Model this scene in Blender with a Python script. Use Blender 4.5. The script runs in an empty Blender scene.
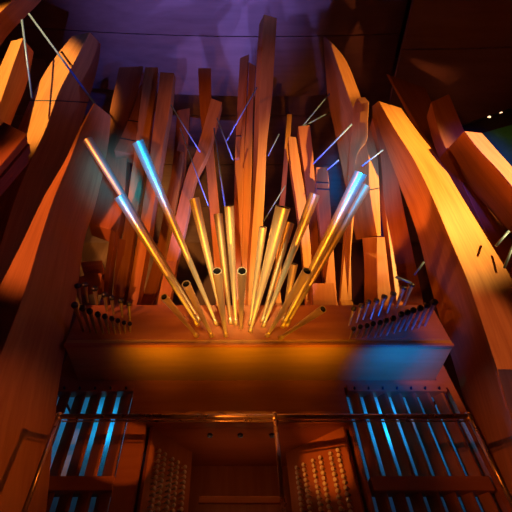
import bpy, math, random
from mathutils import Vector, Matrix
random.seed(7)
S = bpy.context.scene
COL = S.collection

# ------------------------------------------------------------------ camera, world, lights, exposure
TH = math.radians(51.7); F = 400.0; CX = 230.0; CY = 256.0
CAM = Vector((0.0, 0.0, 1.6))
RT = Vector((1, 0, 0)); UP = Vector((0, -math.sin(TH), math.cos(TH))); FW = Vector((0, math.cos(TH), math.sin(TH)))
cam = bpy.data.cameras.new('camera'); cam.sensor_width = 36.0; cam.lens = 36.0 * F / 512.0
cam.shift_x = (256.0 - CX) / 512.0
co = bpy.data.objects.new('camera', cam); COL.objects.link(co)
co.location = CAM; co.rotation_euler = (math.pi / 2 + TH, 0, 0)
S.camera = co
S.view_settings.view_transform = 'Standard'; S.view_settings.look = 'None'
S.view_settings.gamma = 1.0; S.view_settings.use_curve_mapping = False
S.view_settings.exposure = 0.0
w = bpy.data.worlds.new('world'); S.world = w; w.use_nodes = True
w.node_tree.nodes['Background'].inputs[0].default_value = (0.9, 0.18, 0.10, 1)
w.node_tree.nodes['Background'].inputs[1].default_value = 0.010

def spot(name, loc, aim, watts, col, deg, blend=0.5, rad=0.15):
    l = bpy.data.lights.new(name, 'SPOT'); l.energy = watts; l.color = col
    l.spot_size = math.radians(deg); l.spot_blend = blend; l.shadow_soft_size = rad
    o = bpy.data.objects.new(name, l); COL.objects.link(o); o.location = loc
    o.rotation_euler = (Vector(aim) - Vector(loc)).to_track_quat('-Z', 'Y').to_euler()
    return o
def point(name, loc, watts, col, rad=0.08):
    l = bpy.data.lights.new(name, 'POINT'); l.energy = watts; l.color = col; l.shadow_soft_size = rad
    o = bpy.data.objects.new(name, l); COL.objects.link(o); o.location = loc
    return o
ORANGE = (1.0, 0.31, 0.022); AMBER = (1.0, 0.56, 0.12); RED = (1.0, 0.16, 0.05)
BLUE = (0.0, 0.24, 1.0); VIOLET = (0.20, 0.20, 1.0)
# stage lanterns in the hall and by the organ, with added spots among them
spot('orange_key_lantern', (-6.5, -3.0, 4.5), (1.0, 3.6, 8.2), 950, ORANGE, 36, 0.6, 0.10)
spot('orange_footlight_left', (-0.5, 2.3, 3.0), (-0.7, 4.3, 9.1), 330, ORANGE, 50, 0.9, 0.04)
spot('orange_footlight_right', (1.0, 2.3, 3.0), (1.2, 4.3, 9.1), 280, ORANGE, 50, 0.9, 0.04)
spot('amber_right_lantern', (8.2, -2.5, 5.0), (4.1, 2.2, 7.2), 12000, (1.0, 0.62, 0.15), 31, 0.9, 0.08)
spot('added_amber_high_right_spot', (7.0, -3.5, 8.0), (2.2, 2.2, 10.7), 3800, AMBER, 15, 0.6, 0.08)  # added spot to brighten the top of the curved timber
spot('added_rose_right_spot', (5.2, -3.5, 2.6), (3.65, 3.2, 4.9), 1500, (1.0, 0.36, 0.18), 13, 0.7, 0.08)  # added pink spot for the lower front of the huge right timber
spot('amber_left_lantern', (-6.2, -4.8, 7.2), (-4.35, 1.5, 9.6), 6500, (1.0, 0.62, 0.17), 22, 0.5, 0.08)
spot('added_rose_left_spot', (-7.5, -2.5, 3.2), (-3.0, 2.5, 6.1), 2900, (1.0, 0.30, 0.11), 19, 0.6, 0.08)  # added pink spot for the front strip of the huge left timber
spot('added_gold_fan_spot', (0.0, -3.5, 2.2), (0.1, 3.3, 5.60), 4200, (1.0, 0.76, 0.36), 13, 0.8, 0.15)  # added spot that gilds the fan of pipes
spot('violet_chest_lantern', (-0.4, 4.45, 6.0), (-1.5, 0.2, 12.6), 900, VIOLET, 60, 0.9, 0.05)
spot('added_violet_front_spot', (-0.4, -6.0, 2.0), (-0.9, -0.1, 12.6), 7500, VIOLET, 32, 1.0, 0.05)  # added fill that lifts the ceiling while mostly missing the timbers
spot('added_violet_chest_right_spot', (1.3, 4.45, 6.0), (1.6, 0.6, 12.6), 700, VIOLET, 50, 0.9, 0.05)  # added second violet spot, fills the ceiling on the right
spot('added_ember_chest_spot', (2.55, 4.5, 6.0), (4.3, 1.2, 12.4), 260, (1.0, 0.3, 0.08), 34, 0.6, 0.03)  # added upward spot for warm patches on the ceiling
spot('violet_side_lantern', (5.5, -2.0, 3.0), (-2.8, 3.6, 6.4), 100, VIOLET, 34, 0.6, 0.10)
spot('blue_floor_lantern_left', (0.6, -0.9, 0.5), (-1.30, 2.30, 6.22), 11000, (0.0, 0.26, 1.0), 9.5, 0.8, 0.3)
spot('added_ledge_spot', (0.2, -3.0, 9.5), (0.2, 4.25, 6.2), 700, ORANGE, 22, 0.7, 0.1)  # added fill to brighten the ledge front
spot('added_blue_board_spot', (4.2, -1.0, 2.6), (2.85, 3.6, 3.95), 160, (0.12, 0.25, 1.0), 7, 0.7, 0.05)  # added small spot that only tints the pale board blue
spot('blue_wash_lantern', (-3.0, -3.0, 2.0), (-3.2, 1.6, 9.6), 900, (0.0, 0.10, 1.0), 16, 0.9, 0.1)
spot('blue_wash_right_lantern', (2.0, -3.0, 2.0), (4.3, 2.2, 7.3), 4500, (0.06, 0.05, 1.0), 15, 0.9, 0.1)
spot('blue_floor_lantern_right', (-0.2, -0.9, 0.5), (1.72, 2.3, 6.25), 11000, BLUE, 11, 0.9, 0.3)
for k, x in enumerate((-0.9, 0.1, 1.1)):
    spot('added_soffit_spot', (x, 3.92, 4.40), (x, 4.20, 5.05), 34, (1.0, 0.42, 0.01), 100, 1.0, 0.1)  # added lights without a body, for the orange glow under the ledge
spot('added_soffit_blue_spot', (2.25, 4.0, 4.1), (2.35, 4.45, 5.0), 240, (0.0, 0.09, 1.0), 78, 1.0, 0.1)  # added light without a body, for the blue end of the soffit
spot('case_left_lantern', (1.6, 0.4, 2.9), (-2.3, 3.8, 3.6), 230, (1.0, 0.27, 0.03), 24, 0.9, 0.03)
spot('case_right_lantern', (-1.8, 0.4, 2.9), (2.95, 4.2, 3.7), 300, (1.0, 0.27, 0.03), 20, 0.9, 0.03)
spot('added_jamb_spot', (-1.9, 1.0, 2.9), (1.30, 5.3, 4.05), 800, (1.0, 0.28, 0.03), 11, 0.8, 0.01)  # added narrow spot for the lit patch on the right jamb
spot('added_pier_spot', (2.2, 1.2, 2.9), (-1.35, 5.0, 4.0), 420, (1.0, 0.28, 0.03), 9, 0.4, 0.01)  # added narrow spot for the orange patch on the left pier
point('swell_light_left', (-1.9, 5.75, 4.70), 4, (0.01, 0.38, 0.75))
point('swell_light_right', (2.4, 5.75, 4.70), 6.5, (0.01, 0.36, 0.8))
point('chest_blue_light', (-0.6, 7.2, 6.6), 14, (0.02, 0.35, 1.0))
point('chest_red_light', (0.8, 5.2, 6.2), 8, (1.0, 0.25, 0.04))
for k, x in enumerate((-0.27, 0.14, 0.57)):      # the three recessed downlights of the console canopy
    point('console_downlight', (x, 5.45, 3.95), 0.5, (1.0, 0.36, 0.12), 0.02)

# ------------------------------------------------------------------ helpers
def ray(px, py):
    return RT * ((px - CX) / F) + UP * ((CY - py) / F) + FW
def P(px, py, t): return CAM + ray(px, py) * t
def PY(px, py, Y):
    d = ray(px, py); return CAM + d * (Y / d.y)
def tY(px, py, Y): return Y / ray(px, py).y

def link(name, verts, faces, mat, parent=None, smooth=False, uvs=None, bevel=0.0):
    me = bpy.data.meshes.new(name); me.from_pydata([tuple(v) for v in verts], [], faces); me.update()
    if uvs is not None:
        uv = me.uv_layers.new(name='UVMap')
        k = 0
        for f in uvs:
            for c in f:
                uv.data[k].uv = c; k += 1
    me.materials.append(mat)
    o = bpy.data.objects.new(name, me); COL.objects.link(o)
    if smooth:
        for p in me.polygons: p.use_smooth = True
    if parent is not None: o.parent = parent
    if bevel > 0:
        m = o.modifiers.new('bevel', 'BEVEL'); m.width = bevel; m.segments = 2; m.limit_method = 'ANGLE'
        m.angle_limit = math.radians(50)
    return o
def tag(o, label, cat, group=None):
    o['label'] = label; o['category'] = cat
    if group: o['group'] = group
    return o
def thing(name, label, cat, loc, group=None):
    o = bpy.data.objects.new(name, None); COL.objects.link(o); o.location = loc; o.empty_display_size = 0.1
    tag(o, label, cat, group); return o
def struct(o): o['kind'] = 'structure'; return o
class MB:
    def __init__(s): s.v = []; s.f = []
    def add(s, vs, fs):
        n = len(s.v); s.v += [Vector(v) for v in vs]; s.f += [tuple(i + n for i in f) for f in fs]; return s
    def hexa(s, q):       # 8 corners: bottom 4, top 4
        return s.add(q, [(3, 2, 1, 0), (4, 5, 6, 7), (0, 1, 5, 4), (1, 2, 6, 5), (2, 3, 7, 6), (3, 0, 4, 7)])
    def box(s, a, b):
        x0, y0, z0 = a; x1, y1, z1 = b
        return s.hexa([(x0, y0, z0), (x1, y0, z0), (x1, y1, z0), (x0, y1, z0), (x0, y0, z1), (x1, y0, z1), (x1, y1, z1), (x0, y1, z1)])
    def rev(s, a, b, prof, n=20, close=True):   # prof: (fraction or metres along a->b in absolute metres, radius)
        a = Vector(a); b = Vector(b); ax = (b - a).normalized()
        u = ax.orthogonal().normalized(); v = ax.cross(u)
        base = len(s.v)
        for (h, r) in prof:
            for k in range(n):
                an = 2 * math.pi * k / n
                s.v.append(a + ax * h + (u * math.cos(an) + v * math.sin(an)) * r)
        for i in range(len(prof) - 1):
            for k in range(n):
                k2 = (k + 1) % n
                s.f.append((base + i * n + k, base + i * n + k2, base + (i + 1) * n + k2, base + (i + 1) * n + k))
        if close:
            s.f.append(tuple(base + k for k in reversed(range(n))))
            e = base + (len(prof) - 1) * n
            s.f.append(tuple(e + k for k in range(n)))
        return s
    def tube(s, pts, r, n=12):
        for i in range(len(pts) - 1):
            L = (Vector(pts[i + 1]) - Vector(pts[i])).length
            s.rev(pts[i], pts[i + 1], [(0, r), (L, r)], n)
        return s
    def build(s, name, mat, parent=None, smooth=False, bevel=0.0, origin=None):
        if parent is not None:
            off = parent.matrix_world.translation if False else parent_loc(parent)
            vs = [v - off for v in s.v]
            return link(name, vs, s.f, mat, parent, smooth, None, bevel)
        if origin is not None:
            o = link(name, [v - Vector(origin) for v in s.v], s.f, mat, None, smooth, None, bevel); o.location = origin; return o
        return link(name, s.v, s.f, mat, None, smooth, None, bevel)
def parent_loc(p):
    l = Vector((0, 0, 0))
    while p is not None:
        l += p.location; p = p.parent
    return l
def shade_auto(o, deg=35):
    me = o.data
    for p in me.polygons: p.use_smooth = True
    for e in me.edges: pass
    try:
        me.set_sharp_from_angle(angle=math.radians(deg))
    except Exception: pass
    return o

# ------------------------------------------------------------------ materials
def newmat(name):
    m = bpy.data.materials.new(name); m.use_nodes = True
    return m, m.node_tree.nodes, m.node_tree.links, m.node_tree.nodes['Principled BSDF']
def wood(name, c0, c1, rough=0.42, coord='UV', scale=(26, 1.6, 1), coat=0.0):
    m, N, L, b = newmat(name)
    tc = N.new('ShaderNodeTexCoord'); mp = N.new('ShaderNodeMapping'); mp.inputs['Scale'].default_value = scale
    L.new(tc.outputs[coord], mp.inputs[0])
    n1 = N.new('ShaderNodeTexNoise'); n1.inputs['Scale'].default_value = 1.0; n1.inputs['Detail'].default_value = 5
    L.new(mp.outputs[0], n1.inputs['Vector'])
    n2 = N.new('ShaderNodeTexNoise'); n2.inputs['Scale'].default_value = 0.22; n2.inputs['Detail'].default_value = 2
    L.new(mp.outputs[0], n2.inputs['Vector'])
    ad = N.new('ShaderNodeMath'); ad.operation = 'ADD'; L.new(n1.outputs[0], ad.inputs[0]); L.new(n2.outputs[0], ad.inputs[1])
    rp = N.new('ShaderNodeMapRange'); rp.inputs[1].default_value = 0.75; rp.inputs[2].default_value = 1.25
    L.new(ad.outputs[0], rp.inputs[0])
    mx = N.new('ShaderNodeMix'); mx.data_type = 'RGBA'
    mx.inputs[6].default_value = (*c0, 1); mx.inputs[7].default_value = (*c1, 1)
    L.new(rp.outputs[0], mx.inputs[0]); L.new(mx.outputs[2], b.inputs['Base Color'])
    bp = N.new('ShaderNodeBump'); bp.inputs['Strength'].default_value = 0.08; bp.inputs['Distance'].default_value = 0.01
    L.new(n1.outputs[0], bp.inputs['Height']); L.new(bp.outputs[0], b.inputs['Normal'])
    b.inputs['Roughness'].default_value = rough
    b.inputs['Specular IOR Level'].default_value = 0.35
    return m
def metal(name, c, rough, metallic=1.0):
    m, N, L, b = newmat(name)
    tc = N.new('ShaderNodeTexCoord'); n = N.new('ShaderNodeTexNoise'); n.inputs['Scale'].default_value = 9; n.inputs['Detail'].default_value = 4
    L.new(tc.outputs['Object'], n.inputs['Vector'])
    rp = N.new('ShaderNodeMapRange'); rp.inputs[3].default_value = rough * 0.8; rp.inputs[4].default_value = rough * 1.25
    L.new(n.outputs[0], rp.inputs[0]); L.new(rp.outputs[0], b.inputs['Roughness'])
    b.inputs['Base Color'].default_value = (*c, 1); b.inputs['Metallic'].default_value = metallic
    return m
def plain(name, c, rough=0.6):
    m, N, L, b = newmat(name)
    tc = N.new('ShaderNodeTexCoord'); n = N.new('ShaderNodeTexNoise'); n.inputs['Scale'].default_value = 14; n.inputs['Detail'].default_value = 3
    L.new(tc.outputs['Object'], n.inputs['Vector'])
    mx = N.new('ShaderNodeMix'); mx.data_type = 'RGBA'
    mx.inputs[6].default_value = (*[x * 0.85 for x in c], 1); mx.inputs[7].default_value = (*[min(1, x * 1.12) for x in c], 1)
    L.new(n.outputs[0], mx.inputs[0]); L.new(mx.outputs[2], b.inputs['Base Color'])
    b.inputs['Roughness'].default_value = rough
    return m
def lampmat(name, c, s):
    m, N, L, b = newmat(name)
    b.inputs['Emission Color'].default_value = (*c, 1); b.inputs['Emission Strength'].default_value = s
    b.inputs['Base Color'].default_value = (0.02, 0.02, 0.02, 1)
    return m
M_FIR = wood('fir_wood', (0.44, 0.150, 0.035), (0.58, 0.23, 0.060))
M_FIR2 = wood('red_fir_wood', (0.36, 0.100, 0.028), (0.46, 0.145, 0.04))
M_CASE = wood('case_wood', (0.38, 0.11, 0.035), (0.46, 0.15, 0.05), 0.4, 'Object', (1.2, 14, 14))
M_CASEV = wood('case_wood_upright', (0.35, 0.11, 0.035), (0.45, 0.15, 0.05), 0.4, 'Object', (14, 14, 1.2))
M_SOFFIT = wood('soffit_wood', (0.44, 0.21, 0.05), (0.52, 0.26, 0.07), 0.4, 'Object', (1.2, 14, 14))
M_CEIL = wood('ceiling_wood', (0.27, 0.13, 0.11), (0.36, 0.18, 0.15), 0.45, 'Object', (0.5, 9, 9))
M_WALL = wood('wall_wood', (0.16, 0.06, 0.04), (0.22, 0.09, 0.05), 0.6, 'Object', (9, 9, 0.6))
M_PIPE = metal('pipe_metal', (0.88, 0.73, 0.44), 0.38, 0.68)
M_DULL = metal('dull_brass', (0.70, 0.50, 0.24), 0.40, 0.75)
M_INNER = plain('pipe_inside_shade', (0.008, 0.007, 0.006), 0.8)  # shade inside the open pipe mouths put into the colour
M_RAIL = metal('bronze_rail', (0.70, 0.45, 0.26), 0.28, 0.9)
M_ROD = metal('blue_tinted_steel', (0.22, 0.34, 0.60), 0.48, 0.4)  # blue light on the rods is mixed into this base colour
M_DARKPIPE = metal('dark_pipe_metal', (0.10, 0.085, 0.08), 0.42)
M_TUBE = metal('rack_tube_metal', (0.46, 0.31, 0.20), 0.4, 0.7)
M_KNOB = plain('ivory_knob', (0.80, 0.70, 0.55), 0.3)
M_BLACK = plain('black_stain', (0.015, 0.012, 0.012), 0.5)
M_SWELL = plain('swell_lining', (0.55, 0.58, 0.62), 0.6)
M_GREEN = plain('green_parapet', (0.04, 0.36, 0.20), 0.7)
M_LAMP = lampmat('warm_lamp', (1.0, 0.6, 0.3), 3.0)
M_FLOOR = wood('floor_oak', (0.30, 0.16, 0.08), (0.38, 0.21, 0.11), 0.5, 'Object', (12, 0.8, 1))

# ------------------------------------------------------------------ the setting
LEDGE_Z = 1.6 + 4.18; SOFFIT_Z = 1.6 + 3.43; LEDGE_Y = 4.22; CASE_Y = 5.0; GAL_Z = 1.6 + 1.22
struct(MB().box((-9, -9, -0.2), (9, 10, 0)).build('floor', M_FLOOR))
struct(MB().box((-9, 9.0, 0), (9, 9.2, 15.5)).build('wall_back', M_WALL))
struct(MB().box((-9.2, -9, 0), (-9, 9.2, 15.5)).build('wall_left', M_WALL))
struct(MB().box((9, -9, 0), (9.2, 9.2, 15.5)).build('wall_right', M_WALL))
def ceiling_panel(name, x0, x1, y0, y1, zf, planks, mat, th=0.10, gap=0.02):
    """a billowing plank ceiling: each plank runs across X, its sag given by zf(x, y)"""
    m = MB(); nx = 28
    for k in range(planks):
        ya = y0 + (y1 - y0) * k / planks + gap / 2; yb = y0 + (y1 - y0) * (k + 1) / planks - gap / 2
        vs = []; fs = []
        for i in range(nx + 1):
            x = x0 + (x1 - x0) * i / nx
            for (y, dz) in ((ya, 0), (yb, 0), (yb, th), (ya, th)):
                vs.append((x, y, zf(x, y) + dz))
        for i in range(nx):
            a = i * 4; b = a + 4
            for j in range(4):
                j2 = (j + 1) % 4
                fs.append((a + j, a + j2, b + j2, b + j))
        fs.append((3, 2, 1, 0)); e = nx * 4; fs.append((e, e + 1, e + 2, e + 3))
        m.add(vs, fs)
    o = m.build(name, mat); struct(o); return o
ceiling_panel('ceiling', -8.9, 4.3, -6.55, 3.25, lambda x, y: 12.6 + 0.035 * (x - 0.8) ** 2 - 0.02 * (y - 1.2) ** 2, 7, M_CEIL)
ceiling_panel('ceiling_side', 4.0, 8.9, -7.0, 5.0, lambda x, y: 11.9 + 0.05 * (x - 4.0) ** 1.5 - 0.01 * (y - 1) ** 2, 4, M_CEIL)
ceiling_panel('ceiling_rear', -8.9, 8.9, 2.6, 9.0, lambda x, y: 13.8 + 0.0 * x, 4, M_CEIL)
struct(MB().box((-9, -9, 15.3), (9, 9.2, 15.5)).build('ceiling_deck', M_WALL))
# gallery slab behind the railing and the lower front of the case
struct(MB().box((-5.0, 3.55, GAL_Z - 0.25), (5.0, 6.8, GAL_Z)).build('floor_gallery', M_FLOOR))
struct(MB().box((-5.0, 3.6, 0), (5.0, 3.75, GAL_Z - 0.25)).build('wall_gallery_front', M_CASEV))
# case wall (front plane y = CASE_Y) with openings for the swell boxes and the console
H = lambda h: 1.6 + h
wl = MB()
wl.box((-2.5, CASE_Y, H(3.31)), (3.2, CASE_Y + 0.12, SOFFIT_Z - 0.003))          # header
wl.box((-1.36, CASE_Y, H(2.93)), (1.62, CASE_Y + 0.12, H(3.31)))               # panel over the console
wl.box((-1.36, CASE_Y, GAL_Z), (-1.10, CASE_Y + 0.12, H(2.93)))                # left pier
wl.box((1.58, CASE_Y, GAL_Z), (1.62, CASE_Y + 0.12, H(2.93)))                  # right pier
wl.box((-2.5, CASE_Y, SOFFIT_Z - 0.003), (-2.22, CASE_Y + 0.12, LEDGE_Z))
wl.box((2.99, CASE_Y, SOFFIT_Z - 0.003), (3.2, CASE_Y + 0.12, LEDGE_Z))
wl.box((-2.5, CASE_Y, GAL_Z), (-2.47, CASE_Y + 0.12, H(3.31)))
wl.box((3.10, CASE_Y, GAL_Z), (3.2, CASE_Y + 0.12, H(3.31)))
struct(wl.build('wall_case', M_CASE))

# overhanging ledge
lg = thing('organ_ledge', 'broad orange wooden ledge jutting out over the console with brass pipes rising from it', 'ledge', (0, 4.6, SOFFIT_Z))
MB().box((-2.20, LEDGE_Y, SOFFIT_Z), (2.97, 6.6, SOFFIT_Z + 0.10)).build('soffit', M_SOFFIT, lg, bevel=0.008)
MB().box((-2.20, LEDGE_Y, SOFFIT_Z + 0.10), (2.97, LEDGE_Y + 0.10, LEDGE_Z)).build('front_board', M_CASE, lg, bevel=0.008)
MB().box((-2.20, LEDGE_Y + 0.10, LEDGE_Z - 0.08), (2.97, 8.6, LEDGE_Z)).build('top_board', M_CASE, lg, bevel=0.008)
MB().box((-2.20, LEDGE_Y - 0.015, SOFFIT_Z - 0.015), (2.97, LEDGE_Y + 0.03, SOFFIT_Z + 0.03)).build('nosing', M_CASE, lg, bevel=0.006)

# ------------------------------------------------------------------ swell boxes with upright louvres
def swell(x0, x1, n, phi, label, wd):
    b = thing('swell_box', label, 'organ shutters', (0.5 * (x0 + x1), CASE_Y, GAL_Z))
    zt = H(3.30); zs = H(2.10)
    MB().box((x0, 5.90, GAL_Z), (x1, 5.95, zt + 0.06)).build('back_lining', M_SWELL, b)
    MB().box((x0 - 0.05, CASE_Y + 0.12, GAL_Z), (x0, 5.95, zt)).build('side_panel', M_SWELL, b)
    MB().box((x1, CASE_Y + 0.12, GAL_Z), (x1 + 0.05, 5.95, zt)).build('side_panel', M_SWELL, b)
    MB().box((x0, CASE_Y + 0.13, zt + 0.06), (x1, 5.95, zt + 0.09)).build('top_lining', M_SWELL, b)
    fr = MB()
    fr.box((x0, CASE_Y - 0.03, zs - 0.16), (x1, CASE_Y + 0.16, zs))
    fr.build('sill', M_CASE, b, bevel=0.006)
    MB().box((x0, CASE_Y - 0.02, zt - 0.06), (x1, CASE_Y + 0.14, zt + 0.05)).build('head_rail', M_CASE, b, bevel=0.006)
    c, s = math.cos(phi), math.sin(phi); th = 0.016
    for k in range(n):
        x = x0 + (x1 - x0) * (k + 0.5) / n
        def q(u, v, z): return (x + u * c - v * s, CASE_Y + 0.08 + u * s + v * c, z)
        def pr(za, zb): return [q(-wd, -th, za), q(wd * .7, -th, za), q(wd, 0, za), q(wd, th, za), q(-wd, th, za), q(-wd, -th, zb), q(wd * .7, -th, zb), q(wd, 0, zb), q(wd, th, zb), q(-wd, th, zb)]
        fs = [(4, 3, 2, 1, 0), (5, 6, 7, 8, 9), (0, 1, 6, 5), (1, 2, 7, 6), (2, 3, 8, 7), (3, 4, 9, 8), (4, 0, 5, 9)]
        MB().add(pr(zs, zt - 0.06), fs).build('louvre', M_CASEV, b, bevel=0.004)
        MB().add(pr(GAL_Z + 0.02, zs - 0.16), fs).build('lower_louvre', M_CASEV, b, bevel=0.004)
        MB().rev((x, CASE_Y + 0.0, zt - 0.03), (x, CASE_Y - 0.06, zt - 0.01), [(0, 0.016), (0.04, 0.016), (0.06, 0.006)], 10).build('pivot', M_BLACK, b)
    return b
swell(-2.45, -1.36, 5, math.radians(-32), 'bank of open upright shutters glowing blue at the left of the console', 0.10)
swell(1.66, 3.06, 7, math.radians(-52), 'bank of narrow tilted upright shutters with blue gaps at the right of the console', 0.078)

# ------------------------------------------------------------------ console
con = thing('organ_console', 'dark red wooden organ console recess with drawknob jambs behind the railing', 'organ console', (0.2, 5.4, GAL_Z))
ZC = H(2.76)
MB().box((-1.10, CASE_Y - 0.03, ZC), (1.58, CASE_Y + 0.10, H(2.93))).build('lintel', M_CASE, con, bevel=0.008)
cb = MB().box((-1.10, CASE_Y + 0.10, ZC), (1.58, 6.4, ZC + 0.06)).build('canopy', M_CASE, con)
for x in (-0.27, 0.14, 0.57):
    dl = MB().rev((x, 5.27, ZC), (x, 5.27, ZC - 0.03), [(0, 0.035), (0.03, 0.035), (0.03, 0.025), (0.012, 0.022)], 18).build('downlight', M_ROD, con, True)
MB().box((-1.10, 6.2, GAL_Z), (1.58, 6.3, ZC)).build('rear_panel', M_CASEV, con)
def jamb(a, b, cols, rows, ctop, span):
    a = Vector((a[0], a[1], 0)); b = Vector((b[0], b[1], 0)); d = (b - a); L = d.length; d.normalize()
    n = Vector((d.y, -d.x, 0))
    if n.y > 0: n = -n
    def q(u, z, v): return a + d * u + n * v + Vector((0, 0, z))
    m = MB(); m.hexa([q(0, GAL_Z, 0), q(L, GAL_Z, 0), q(L, GAL_Z, -0.05), q(0, GAL_Z, -0.05), q(0, ZC, 0), q(L, ZC, 0), q(L, ZC, -0.05), q(0, ZC, -0.05)])
    j = m.build('stop_jamb', M_CASEV, con, bevel=0.004)
    for u in cols:
        for r in range(rows):
            z = ctop - r * span
            p0 = q(u * L, z, 0.0); p1 = q(u * L, z, 0.075)
            MB().rev(p0, p1, [(0, 0.010), (0.045, 0.010), (0.05, 0.022), (0.068, 0.0265), (0.078, 0.020)], 10).build('stop_knob', M_KNOB, j, True)
    return j
jamb((-1.02, CASE_Y + 0.06), (-0.54, 5.78), (0.14, 0.27, 0.45, 0.58, 0.76), 12, H(2.47), 0.064)
jamb((1.50, CASE_Y + 0.06), (0.80, 5.78), (0.12, 0.24, 0.40, 0.52, 0.68, 0.80), 12, H(2.47), 0.064)
MB().box((-0.40, 5.55, H(2.02)), (0.72, 5.60, H(2.10))).build('music_desk', M_CASE, con, bevel=0.006)
MB().box((-0.50, 5.45, GAL_Z), (0.76, 6.15, H(1.80))).build('keydesk', M_CASE, con, bevel=0.006)

# ------------------------------------------------------------------ railing
rail = thing('gallery_railing', 'bronze tube handrail with slim posts crossing in front of the organ console', 'railing', (0.3, 3.8, GAL_Z))
ra = PY(58, 418, 3.8); rc = PY(468, 415, 3.8); zr = 0.5 * (ra.z + rc.z); ra.z = rc.z = zr
hr = MB().tube([ra, rc], 0.026, 16).build('handrail', M_RAIL, rail, True)
MB().tube([ra - Vector((-.05, -0.01, 0.045)), rc - Vector((.05, -0.01, 0.045))], 0.008, 12).build('under_rail', M_RAIL, rail, True)
rm = PY(275, 418, 3.8); rm.z = zr
for p in (ra, rm, rc):
    MB().tube([Vector((p.x, 3.8, zr)), Vector((p.x, 3.8, GAL_Z))], 0.022, 14).build('post', M_RAIL, rail, True)
    MB().rev((p.x, 3.8, GAL_Z), (p.x, 3.8, GAL_Z + 0.02), [(0, 0.06), (0.02, 0.055)], 18).build('post_foot', M_RAIL, rail, True)
    MB().rev((p.x, 3.8, zr - 0.045), (p.x, 3.8, zr + 0.04), [(0, 0.024), (0.02, 0.031), (0.065, 0.031), (0.085, 0.022)], 16).build('joint_collar', M_RAIL, rail, True)

# ------------------------------------------------------------------ wooden beams ("pipes" of bent timber)
def catmull(p, n=5):
    out = []
    for i in range(len(p) - 1):
        p0 = p[max(i - 1, 0)]; p1 = p[i]; p2 = p[i + 1]; p3 = p[min(i + 2, len(p) - 1)]
        for k in range(n):
            t = k / n
            out.append(tuple(0.5 * (2 * b + (c - a) * t + (2 * a - 5 * b + 4 * c - d) * t * t + (3 * b - a - 3 * c + d) * t ** 3)
                             for a, b, c, d in zip(p0, p1, p2, p3)))
    out.append(tuple(p[-1])); return out
def beam(label, st, t0, t1, da=None, dc=0.25, thick=None, mat=None, foot=None, name='wooden_pipe', straight=False, cap=0.0, seams=()):
    """st: stations from the top down; each (ax,ay, bx,by[, cx,cy]).  t0/t1 distance from the eye at top/bottom.
    A-B is the front face, B-C the flank; without C the board is `thick` deep, straight back."""
    mat = mat or M_FIR
    rows = catmull([tuple(map(float, s)) for s in st], 1 if straight else 5)
    lens = [0.0]
    for i in range(1, len(rows)):
        lens.append(lens[-1] + math.hypot(rows[i][2] - rows[i - 1][2], rows[i][3] - rows[i - 1][3]))
    secs = []
    for r, l in zip(rows, lens):
        t = t0 + (t1 - t0) * l / max(lens[-1], 1e-6)
        B = P(r[2], r[3], t)
        if len(r) == 6: C = P(r[4], r[5], t + dc)
        else: C = B + Vector((0, thick or 0.2, 0.0))
        if da is None:      # square corner at B
            e = (C - B); ra_ = ray(r[0], r[1]); A0 = P(r[0], r[1], t)
            k = -((A0 - B).dot(e)) / (ra_.dot(e) if abs(ra_.dot(e)) > 1e-6 else 1e-6)
            k = max(-0.25, min(0.7, k)) if len(r) == 6 else 0.0
        else: k = da
        A = P(r[0], r[1], t + k)
        secs.append([A, B, C, A + C - B])
    if foot is not None:
        last = secs[-1]
        if min(v.z for v in last) > foot:
            d = Vector((0, 0, -1))
            secs.append([Vector((v.x, v.y, foot)) for v in last])
    n = len(secs); vs = [v for s in secs for v in s]; fs = []; uvs = []
    per = [0, 0, 0, 0, 0]
    L = 0.0; ls = [0.0]
    for i in range(1, n):
        L += (secs[i][1] - secs[i - 1][1]).length; ls.append(L)
    s0 = secs[n // 2]
    acc = [0.0]
    for j in range(4): acc.append(acc[-1] + (s0[(j + 1) % 4] - s0[j]).length)
    for i in range(n - 1):
        for j in range(4):
            j2 = (j + 1) % 4
            fs.append((i * 4 + j, i * 4 + j2, (i + 1) * 4 + j2, (i + 1) * 4 + j))
            uvs.append([(acc[j], ls[i]), (acc[j + 1], ls[i]), (acc[j + 1], ls[i + 1]), (acc[j], ls[i + 1])])
    fs.append((3, 2, 1, 0)); uvs.append([(0, 0), (.1, 0), (.1, .1), (0, .1)])
    e = (n - 1) * 4; fs.append((e, e + 1, e + 2, e + 3)); uvs.append([(0, 0), (.1, 0), (.1, .1), (0, .1)])
    org = sum(secs[-1], Vector()) / 4
    o = link(name, [v - org for v in vs], fs, mat, None, False, uvs, 0.008); o.location = org
    # make the normals face outward
    import bmesh
    bm = bmesh.new(); bm.from_mesh(o.data); bmesh.ops.recalc_face_normals(bm, faces=bm.faces); bm.to_mesh(o.data); bm.free()
    shade_auto(o, 25)
    tag(o, label, 'wooden organ pipe')
    # dark joint lines around the timber
    for fr in seams:
        i = min(max(int(fr * (n - 1)), 1), n - 2)
        s = secs[i]; dr = (secs[i + 1][1] - s[1]).normalized(); cen = sum(s, Vector()) / 4
        lo = [cen + (v - cen) * 1.0 + (v - cen).normalized() * 0.006 - dr * 0.012 for v in s]
        hi = [cen + (v - cen) * 1.0 + (v - cen).normalized() * 0.006 + dr * 0.012 for v in s]
        sm = MB(); sm.hexa(lo + hi); sb = sm.build('joint_band', M_BLACK, o)
        bm = bmesh.new(); bm.from_mesh(sb.data); bmesh.ops.recalc_face_normals(bm, faces=bm.faces); bm.to_mesh(sb.data); bm.free()
    return o
LZ = LEDGE_Z
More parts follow.
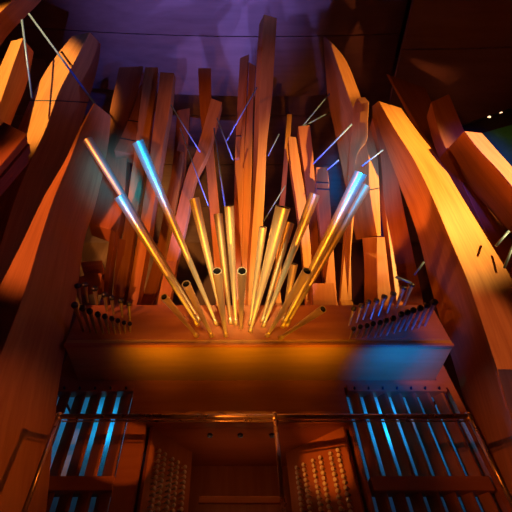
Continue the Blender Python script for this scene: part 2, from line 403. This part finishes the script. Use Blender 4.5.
# ---- left side
beam('dark timber pipe crossing the top left corner with a lit orange edge',
     [(-12, -30, 24, -22, 60, -26), (-16, 0, 12, 0, 41, 1), (-40, 30, -10, 24, 6, 38), (-70, 80, -40, 70, -20, 82)], 8.0, 7.2, None, 0.6)
beam('short pale-lit timber pipe at the left edge under the corner timber',
     [(11, 41, 23, 38, 34, 52), (-4, 76, 10, 74, 27, 84), (-22, 118, -3, 112, 12, 122), (-45, 175, -24, 165, -6, 172)], 7.6, 6.6, None, 0.5)
beam('tall curved timber pipe with bright orange front, behind the large violet one',
     [(72, 36, 90, 32, 101, 44), (50, 64, 74, 63, 98, 66), (33, 94, 58, 94, 90, 96), (18, 128, 46, 128, 80, 130), (2, 165, 31, 160, 68, 172),
      (-15, 210, 15, 200, 52, 215), (-35, 270, -5, 262, 35, 270), (-60, 340, -28, 335, 12, 345)], 8.2, 6.3, None, 1.0, seams=(0.32,))
beam('huge curved foreground timber pipe at far left, pinkish lit edge and dark violet flank',
     [(93, 104, 95, 103, 111, 116), (80, 128, 82, 128, 109, 140), (64, 162, 69, 162, 104, 170), (43, 198, 53, 200, 95, 207), (19, 248, 40, 240, 84, 243),
      (-4, 292, 25, 290, 77, 295), (-30, 335, 7, 338, 67, 342), (-65, 405, -17, 402, 57, 402), (-110, 520, -55, 520, 46, 520)], 6.4, 3.6, None, 0.7, foot=GAL_Z)
# stack of stepped boards at the left edge
for i, (dx, dy, lab) in enumerate([(0, 0, 'topmost and broadest of the stepped dark boards at the left edge'),
                                   (3, 10, 'middle one of the stepped dark boards at the left edge'),
                                   (1, 20, 'lowest of the stepped dark boards at the left edge')]):
    beam(lab, [(4 + dx, 122 + dy, 27 + dx, 134 + dy, 28 + dx, 143 + dy), (-18 + dx, 140 + dy, 0 + dx, 166 + dy, 1 + dx, 175 + dy), (-45, 165 + dy, -30, 200 + dy, -29, 209 + dy)],
         5.9 + 0.12 * i, 5.4 + 0.12 * i, 0.3, 0.02, mat=M_FIR2, straight=True, name='stepped_board')
# ---- left centre
beam('broad dark red timber pipe ending in an orange block beside left brass pipes',
     [(119, 67, 143, 66), (112, 100, 136, 104), (104, 140, 128, 150), (97, 190, 124, 200), (88, 222, 117, 232)], 8.6, 6.9, 0.25, thick=0.3, mat=M_FIR2)
beam('orange tapering timber slip with two dark joints, above the left blue pipe tip',
     [(141, 84, 146, 84), (132, 110, 146, 112), (122, 134, 142, 138), (114, 150, 136, 155)], 8.3, 7.6, 0.0, thick=0.2, mat=M_FIR2, seams=(0.5, 0.78))
beam('slim orange upright timber pipe with square top above the left blue pipe tip',
     [(145, 67, 158, 67), (141, 95, 155, 96), (137, 130, 150, 132), (131, 175, 143, 178), (122, 240, 133, 242), (112, 300, 124, 300)], 8.2, 6.6, 0.0, thick=0.16, foot=LZ)
beam('mauve grooved timber pipe right of the slim orange upright',
     [(160, 72, 174, 73, 176, 77), (156, 105, 170, 107, 173, 111), (151, 145, 163, 147, 167, 150), (145, 190, 156, 192, 160, 195), (137, 240, 148, 243, 152, 246), (127, 300, 138, 300, 142, 302)], 8.1, 6.5, 0.0, 0.2, foot=LZ, mat=M_FIR)
beam('thin orange slat nearest the large left timber pipe, above the left rack',
     [(111, 228, 116, 232, 120, 236), (106, 262, 111, 264, 115, 267), (101, 298, 107, 300, 112, 300)], 6.9, 6.6, 0.0, 0.12, foot=LZ, mat=M_FIR2)
beam('second orange slat above the left rack',
     [(119, 238, 126, 240), (115, 268, 123, 270), (112, 300, 121, 302)], 7.0, 6.6, 0.0, thick=0.12, foot=LZ, mat=M_FIR2)
beam('third orange slat above the left rack, crossed by leaf-like shadows',
     [(140, 226, 148, 232), (132, 262, 141, 266), (125, 300, 134, 302)], 7.3, 6.7, 0.0, thick=0.14, foot=LZ)
beam('leaning orange slat behind the two left blue-tipped pipes',
     [(176, 150, 184, 152), (166, 200, 176, 202), (155, 255, 166, 258), (141, 300, 153, 302)], 8.2, 6.9, 0.0, thick=0.14, foot=LZ)
beam('short orange cross block on the left rack top',
     [(78, 277, 80, 286), (90, 273, 90, 285), (102, 273, 101, 286)], 6.1, 6.1, 0.0, thick=0.2, mat=M_FIR2, straight=True, name='cross_block')
beam('thin orange cross bar above the cross block',
     [(80, 262, 82, 267), (102, 260, 102, 265)], 6.3, 6.3, 0.0, thick=0.2, mat=M_FIR2, straight=True, name='cross_bar')
# ---- centre
beam('upright timber pipe crossed by a leaning one, left of centre',
     [(198, 68, 211, 68), (200, 110, 212, 110), (205, 154, 214, 152), (209, 205, 219, 205), (213, 250, 222, 250), (216, 295, 225, 295)], 8.4, 7.1, 0.0, thick=0.18, foot=LZ, mat=M_FIR2)
beam('leaning timber pipe crossing in front of the upright, left of centre',
     [(211, 98, 222, 102), (205, 120, 216, 126), (197, 148, 208, 152), (187, 172, 196, 178), (177, 210, 188, 216), (166, 260, 177, 262)], 7.9, 6.8, 0.0, thick=0.16, foot=LZ)
beam('dark red slanting timber pipe behind the leaning slat, left of centre',
     [(177, 110, 190, 108), (174, 150, 187, 150), (168, 200, 180, 202), (158, 290, 170, 292)], 9.0, 7.6, 0.0, thick=0.2, foot=LZ, mat=M_FIR2)
beam('dark red timber pipe left of the tallest central one',
     [(240, 58, 249, 54), (237, 110, 246, 110), (235, 157, 244, 157), (234, 230, 242, 230), (234, 300, 241, 300)], 8.6, 7.3, 0.0, thick=0.2, foot=LZ, mat=M_FIR2)
beam('short orange batten fixed to the dark timber left of the tallest one',
     [(238, 116, 243, 115), (236, 136, 241, 136), (235, 158, 239.5, 157)], 7.9, 7.7, 0.0, thick=0.06, name='batten', seams=(0.5,))
beam('brown timber pipe tucked against the left side of the tallest central one',
     [(249, 62, 256, 66), (247, 110, 253, 112), (244, 160, 252, 160), (242, 230, 250, 230), (242, 300, 249, 300)], 8.5, 7.4, 0.0, thick=0.2, foot=LZ, mat=M_FIR2)
beam('tallest central timber pipe reaching up to the violet ceiling',
     [(259, 24, 264, 14, 277, 18), (256.5, 60, 261, 60, 274.5, 60), (255, 100, 259.5, 100, 272, 100), (253.5, 145, 258, 145, 267, 145), (252, 190, 255, 190, 265, 190), (248, 245, 251, 245, 262, 245), (245, 300, 248, 300, 259, 300)],
     7.8, 6.9, 0.18, 0.04, foot=LZ)
beam('very thin pale timber strip right of the tallest central pipe',
     [(287, 114, 292, 114), (285, 140, 290, 140), (282, 178, 287, 178), (278, 220, 284, 220), (274, 290, 280, 290)], 8.0, 7.2, 0.0, thick=0.12, foot=LZ)
beam('short orange timber pipe leaning left behind the wide brass pipe',
     [(288, 136, 296, 137), (291, 168, 301, 168), (296, 200, 306, 200), (302, 250, 311, 250), (306, 300, 315, 300)], 7.6, 6.9, 0.0, thick=0.16, foot=LZ)
beam('short reddish timber pipe beside the thin pale strip, right of centre',
     [(298, 126, 310, 125), (301, 150, 313, 152), (305, 180, 315, 182), (308, 230, 318, 230), (312, 300, 322, 300)], 7.9, 7.2, 0.0, thick=0.18, foot=LZ, mat=M_FIR2)
beam('orange timber pipe with joint bands behind the second right brass pipe',
     [(316, 167, 328, 167), (317, 195, 330, 196), (320, 225, 332, 226), (325, 300, 337, 300)], 7.4, 6.9, 0.0, thick=0.18, foot=LZ, mat=M_FIR2, seams=(0.2, 0.3))
beam('low orange block standing on the ledge behind the right mouth pipe',
     [(312, 283, 334, 283), (313, 306, 337, 306)], 6.5, 6.25, 0.0, thick=0.2, foot=LZ, mat=M_FIR2, straight=True, name='standing_block')
beam('slender timber pipe narrowing downward behind the right blue-tipped brass pipe',
     [(348, 175, 356, 176), (346, 215, 354, 216), (344, 255, 351, 256), (340, 300, 352, 300)], 7.0, 6.4, 0.0, thick=0.16, foot=LZ)
beam('paddle-topped mauve timber pipe in front of the curved bright one',
     [(357, 98, 365, 97, 369, 102), (353, 108, 361, 107, 369, 108), (352, 122, 360, 123, 368, 122), (350.5, 140, 357, 141, 367, 141), (349, 158, 353, 158, 357, 156), (347, 190, 350, 190, 354, 190), (343, 240, 347, 240, 351, 240), (339, 300, 343, 300, 348, 300)],
     7.2, 6.6, 0.10, -0.2, foot=LZ)
beam('tall curved timber pipe with bright front and wide dark left flank, right of centre',
     [(333, 44, 331, 46, 323, 38), (347, 62, 338, 66, 325, 66), (361, 97, 350, 100, 328, 100), (371, 130, 361, 128, 335, 134), (377.5, 155, 368.5, 155, 341, 165), (379.5, 188, 369.5, 190, 348, 200), (381, 236, 377, 236, 356, 240)],
     8.6, 6.8, None, 0.7, seams=(0.84,))
beam('orange lower foot of the curved bright timber, right of centre',
     [(385, 237, 377, 237, 362, 238), (388, 265, 377, 265, 364, 265), (392, 300, 378, 302, 364, 302)], 6.7, 6.3, 0.0, 0.2, foot=LZ, mat=M_FIR2)
beam('dark red timber pipe between the curved bright one and the huge right one',
     [(372, 118, 386, 122), (380, 150, 394, 156), (384, 200, 403, 205), (390, 250, 414, 256), (396, 300, 424, 304)], 7.8, 6.7, 0.0, thick=0.25, foot=LZ, mat=M_FIR2)
# ---- right side
beam('huge curved foreground timber pipe at right with bright golden front',
     [(401, 108, 378.5, 101, 372, 106), (419, 133, 395, 130, 374, 128), (440, 160, 414, 160, 386, 160), (461, 195, 433, 199, 403, 195), (491, 244, 452, 244, 418, 237), (513, 281, 470, 287, 430, 285),
      (545, 350, 488, 340, 446, 340), (580, 440, 513, 418, 467, 412), (625, 560, 548, 530, 494, 525)], 7.4, 4.0, None, 0.8, foot=GAL_Z)
beam('yellow-lit timber pipe with violet flank at the right edge',
     [(482, 133, 464, 131, 448, 148), (497, 150, 479, 150, 456, 160), (517, 172, 499, 171, 470, 187), (545, 205, 525, 203, 500, 222), (580, 250, 560, 246, 535, 262), (640, 340, 610, 335, 580, 350)], 6.6, 5.2, None, 1.3)
beam('shaded brown timber pipe between the huge right one and the yellow-lit one',
     [(449, 94, 431, 102), (464, 130, 440, 134), (480, 170, 455, 168), (500, 215, 478, 216), (525, 268, 503, 270), (570, 380, 545, 380)], 8.1, 6.6, 0.1, thick=0.3, mat=M_FIR2)
beam('dark red timber pipe with a thin pale streak edge behind the huge right one',
     [(425, 88, 389, 75, 386, 74), (437, 112, 406, 105, 402, 104), (452, 142, 422, 132, 417, 132), (470, 180, 448, 170, 444, 170), (500, 250, 480, 240, 474, 240), (540, 340, 520, 340, 512, 340)], 9.0, 7.4, 0.3, 0.02, mat=M_FIR2)
beam('pale bluish board edge at the lower right corner of the huge right timber',
     [(514, 369, 497, 369, 495, 372), (520, 400, 507, 405, 505, 407), (528, 425, 518, 430, 516, 432)], 4.1, 4.0, 0.02, 0.04, straight=True, name='pale_board')

# ------------------------------------------------------------------ brass horizontal pipes in a fan
def pipe(label, base, tip, dia, tt, bd=3.0, mat=None, tl=None):
    mat = mat or M_PIPE
    b = PY(base[0], base[1], LEDGE_Y) + Vector((0, 0.0, 0)); t = P(tip[0], tip[1], tt)
    tb = tY(base[0], base[1], LEDGE_Y)
    r1 = dia * 0.5 / F * tt; r0 = bd * 0.5 / F * tb
    root = thing('trumpet_pipe', label, 'organ pipe', b, 'fan of brass trumpet pipes on the ledge')
    L = (t - b).length; th = min(0.012, r1 * 0.25)
    prof = []
    N = 14
    for i in range(N + 1):
        f = i / N
        prof.append((L * f, r0 + (r1 - r0) * f ** 0.9))
    res = MB().rev(b, t, prof + [(L, r1 - th)], 28, False).build('resonator', mat, root)
    shade_auto(res, 40)
    ax = (t - b).normalized()
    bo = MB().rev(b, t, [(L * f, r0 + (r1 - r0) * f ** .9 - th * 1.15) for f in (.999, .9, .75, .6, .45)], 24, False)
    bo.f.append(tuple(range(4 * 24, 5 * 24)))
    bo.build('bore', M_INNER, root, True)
    MB().rev(b + Vector((0, 0.005, 0)), b + ax * 0.13, [(0, r0 * 1.9), (0.05, r0 * 1.9), (0.07, r0 * 1.5), (0.13, r0 * 1.12)], 16).build('boot', M_DULL, root, True)
    return root
FAN = [
 ('longest dull trumpet pipe at far left, its tip beyond the bright blue-ended one', (200, 321), (88, 140), 9.5, 5.9, M_DULL),
 ('leftmost bright trumpet pipe with a bright blue tip', (198, 325), (119, 196), 11, 5.0, None),
 ('long trumpet pipe with a brilliant blue tip, tallest on the left', (217, 325), (138, 142), 12, 5.1, None),
 ('short brass pipe lowest at the left of the fan, open mouth on the ledge', (197, 336), (164, 297), 8, 4.6, M_DULL),
 ('short brass pipe with open mouth overlapping the leftmost bright pipe', (212, 336), (186, 284), 9, 4.5, None),
 ('straight brass pipe with a bluish white end just left of the upright timber', (224, 325), (194, 198), 10.5, 5.3, None),
 ('short brass pipe with open mouth left of centre', (226, 336), (217, 271), 10, 4.5, None),
 ('dull brown-gold pipe behind the pale central pipe', (231, 324), (218, 214), 9, 5.6, M_DULL),
 ('pale gleaming pipe at the centre of the fan', (236, 325), (229, 206), 10, 5.2, None),
 ('short brass pipe with open mouth at the very centre', (241, 328), (242, 271), 10, 4.5, None),
 ('slim pale pipe just right of the tallest timber', (250, 325), (263, 227), 8, 5.2, None),
 ('widest gold pipe right of centre with a broad dark-rimmed end', (250, 332), (283, 207), 15.5, 5.0, None),
 ('dull gold pipe half hidden behind the widest gold pipe', (262, 322), (290, 223), 9, 5.7, M_DULL),
 ('brass pipe with blue-white end right of the widest gold pipe', (263, 327), (315, 194), 11, 5.2, None),
 ('small dull pipe between the two long right-hand pipes', (283, 322), (294, 264), 8, 5.4, M_DULL),
 ('long trumpet pipe with a brilliant blue tip on the right', (282, 327), (361, 173), 13, 5.0, None),
 ('copper-toned pipe lying under the blue-tipped pipe on the right', (286, 326), (366, 186), 10, 5.5, M_DULL),
 ('short brass pipe with open mouth beneath the long right-hand pipe', (267, 336), (307, 271), 10, 4.5, None),
 ('short brass pipe lowest at the right of the fan, pointing right', (280, 338), (323, 309), 8, 4.6, M_DULL),
]
for lab, b, t, d, tt, m in FAN: pipe(lab, b, t, d, tt, 2.6, m)

# ------------------------------------------------------------------ small racks of dark pipes left and right
ORD = ['first', 'second', 'third', 'fourth', 'fifth', 'sixth', 'seventh', 'eighth', 'ninth', 'tenth', 'eleventh', 'twelfth', 'thirteenth']
def small_pipe(label, top, bot, Yt, Yb, dia, group):
    b = PY(bot[0], bot[1], Yb); t = PY(top[0], top[1], Yt)
    tt = tY(top[0], top[1], Yt); r1 = dia * 0.5 / F * tt; r0 = r1 * 0.5
    root = thing('rack_pipe', label, 'organ pipe', b, group)
    L = (t - b).length
    res = MB().rev(b, t, [(0, r0 * .7), (L * .5, r1 * .55), (L * .85, r1 * .7), (L, r1 * .8), (L, r1 * .6), (L * .9, r1 * .5), (L * .6, r1 * .3)], 14).build('tube', M_TUBE, root); shade_auto(res, 40)
    ax = (t - b).normalized()
    cp = MB().rev(t - ax * 0.005, t + ax * 0.05, [(0, r1), (0.02, r1 * 1.12), (0.04, r1 * 1.05), (0.055, r1 * .75)], 14).build('cap', M_DARKPIPE, root); shade_auto(cp, 50)
LU = [(78, 287), (85, 286), (95, 290), (105, 296), (112, 299), (121, 302), (129, 305)]
LL = [(75, 306), (83, 309), (90, 312), (98, 315), (105, 317), (112, 319), (118, 321), (124, 323), (130, 324)]
for i, (x, y) in enumerate(LU):
    small_pipe('small dark capped pipe, %s from the left in the upper row of the left rack' % ORD[i], (x, y), (x + 3 - i * .3, y + 17), 4.0, 4.25, 6.6 - i * .3, 'small pipes of the left rack')
for i, (x, y) in enumerate(LL):
    small_pipe('small dark capped pipe, %s from the left in the lower row of the left rack' % ORD[i], (x, y), (x + 9 - i * 1.1, y + 27 - i * 2.3), 3.75, 4.26, 6.4 - i * .3, 'small pipes of the left rack')
RU = [(353.5, 310), (361, 307), (368, 303), (376, 302), (384, 298), (393, 295), (403, 289), (411, 286)]
RL = [(353.5, 329), (360, 327), (367, 326), (373, 324), (380, 323), (386, 321), (393, 319), (401, 315), (407, 313), (413, 311), (420, 309), (427, 306), (434, 303)]
for i, (x, y) in enumerate(RU):
    small_pipe('small dark capped pipe, %s from the left in the upper row of the right rack' % ORD[i], (x, y), (x - 5 - i * .4, y + 17 + i * .6), 4.0, 4.25, 4.6 + i * .25, 'small pipes of the right rack')
for i, (x, y) in enumerate(RL):
    small_pipe('small dark capped pipe, %s from the left in the lower row of the right rack' % ORD[i], (x, y), (x - 4 - i * .5, y + 10 + i * 1.2), 3.75, 4.26, 4.4 + i * .15, 'small pipes of the right rack')

# ------------------------------------------------------------------ steel tie rods
def rod(label, a, b, ta, tb, px=1.6):
    A = P(a[0], a[1], ta); B = P(b[0], b[1], tb); r = px * .5 / F * (ta + tb) / 2
    c = (A + B) / 2
    o = MB().tube([A, B], r, 8).build('tie_rod', M_ROD, None, True, origin=c)
    tag(o, label, 'steel rod', 'steel tie rods between the timber pipes')
RODS = [
 ('long blue-lit steel rod slanting from the corner timber to the huge left timber', (29, 14), (95, 104), 7.4, 6.9, 2.2),
 ('blue-lit steel rod hanging almost upright at the upper left', (22, 20), (32, 98), 7.4, 7.3, 2.2),
 ('thin grey rod right of the mauve grooved timber', (171, 105), (200, 152), 7.6, 7.4, 1.5),
 ('thin grey rod dropping to the pale central pipe', (214, 128), (225, 206), 7.4, 6.4, 1.5),
 ('thin grey rod crossing behind the leaning timber left of centre', (180, 128), (208, 205), 7.6, 7.0, 1.2),
 ('short grey rod right of the leaning timber left of centre', (217, 118), (233, 160), 7.6, 7.4, 1.4),
 ('grey rod rising to the tallest central timber from the left', (226, 142), (257, 87), 7.6, 7.3, 1.4),
 ('short pale rod highest right of the tallest central timber', (301, 128), (331, 92), 7.95, 8.8, 1.4),
 ('bluish rod just below the highest pale rod right of centre', (304, 126), (332, 111), 7.97, 8.75, 1.4),
 ('long pale rod running up to the paddle-topped timber', (313, 164), (352, 124), 7.3, 7.0, 1.7),
 ('short pale rod under the long one at the paddle-topped timber', (327, 170), (339, 160), 7.3, 7.1, 1.7),
 ('blue-lit rod between the paddle-topped timber and the huge right timber', (362, 166), (383, 150), 6.6, 6.6, 1.6),
 ('thin grey rod at the right of the tallest timber, midway up', (268, 156), (279, 134), 7.6, 7.6, 1.3),
 ('thin rod leaning over the widest gold pipe', (263, 222), (285, 186), 6.8, 6.8, 1.2),
 ('short pale rod beside the inner edge of the huge right timber', (414, 275), (424, 262), 5.8, 5.7, 2.0),
 ('blue-lit rod near the right edge under the violet flank', (496, 246), (509, 231), 6.0, 6.0, 2.6),
 ('second blue-lit rod at the right edge, lower than its twin', (504, 268), (514, 244), 6.0, 6.0, 2.6),
 ('short blue-lit rod lying above the right rack of small pipes', (396, 277), (411, 283), 5.7, 5.7, 2.6),
]
for lab, a, b, ta, tb, px in RODS: rod(lab, a, b, ta, tb, px)

# ------------------------------------------------------------------ far galleries at the sides
gr = thing('gallery_parapet', 'dark green parapet of the far gallery at the right edge', 'parapet', P(500, 150, 9.0))
MB().hexa([P(466, 136, 9.0), P(540, 116, 8.6), P(540, 190, 9.0), P(466, 190, 9.4), P(466, 134, 9.4), P(540, 114, 9.0), P(540, 188, 9.4), P(466, 188, 9.8)]).build('front', M_GREEN, gr)
MB().hexa([P(462, 126, 9.0), P(542, 100, 8.6), P(542, 116, 8.6), P(462, 139, 9.0), P(462, 124, 9.4), P(542, 98, 9.0), P(542, 114, 9.0), P(462, 137, 9.4)]).build('cap_rail', M_BLACK, gr)
for (x, y) in ((490, 118), (502, 114)):
    c = P(x, y, 8.86)
    tag(MB().rev(c, c + Vector((0, 0, 0.05)), [(0, 0.02), (0.02, 0.035), (0.05, 0.03)], 12).build('aisle_lamp', M_LAMP, None, True, origin=c),
        'tiny warm lamp %s above the dark green parapet' % ('nearer the organ' if x < 495 else 'nearer the right edge'), 'lamp')
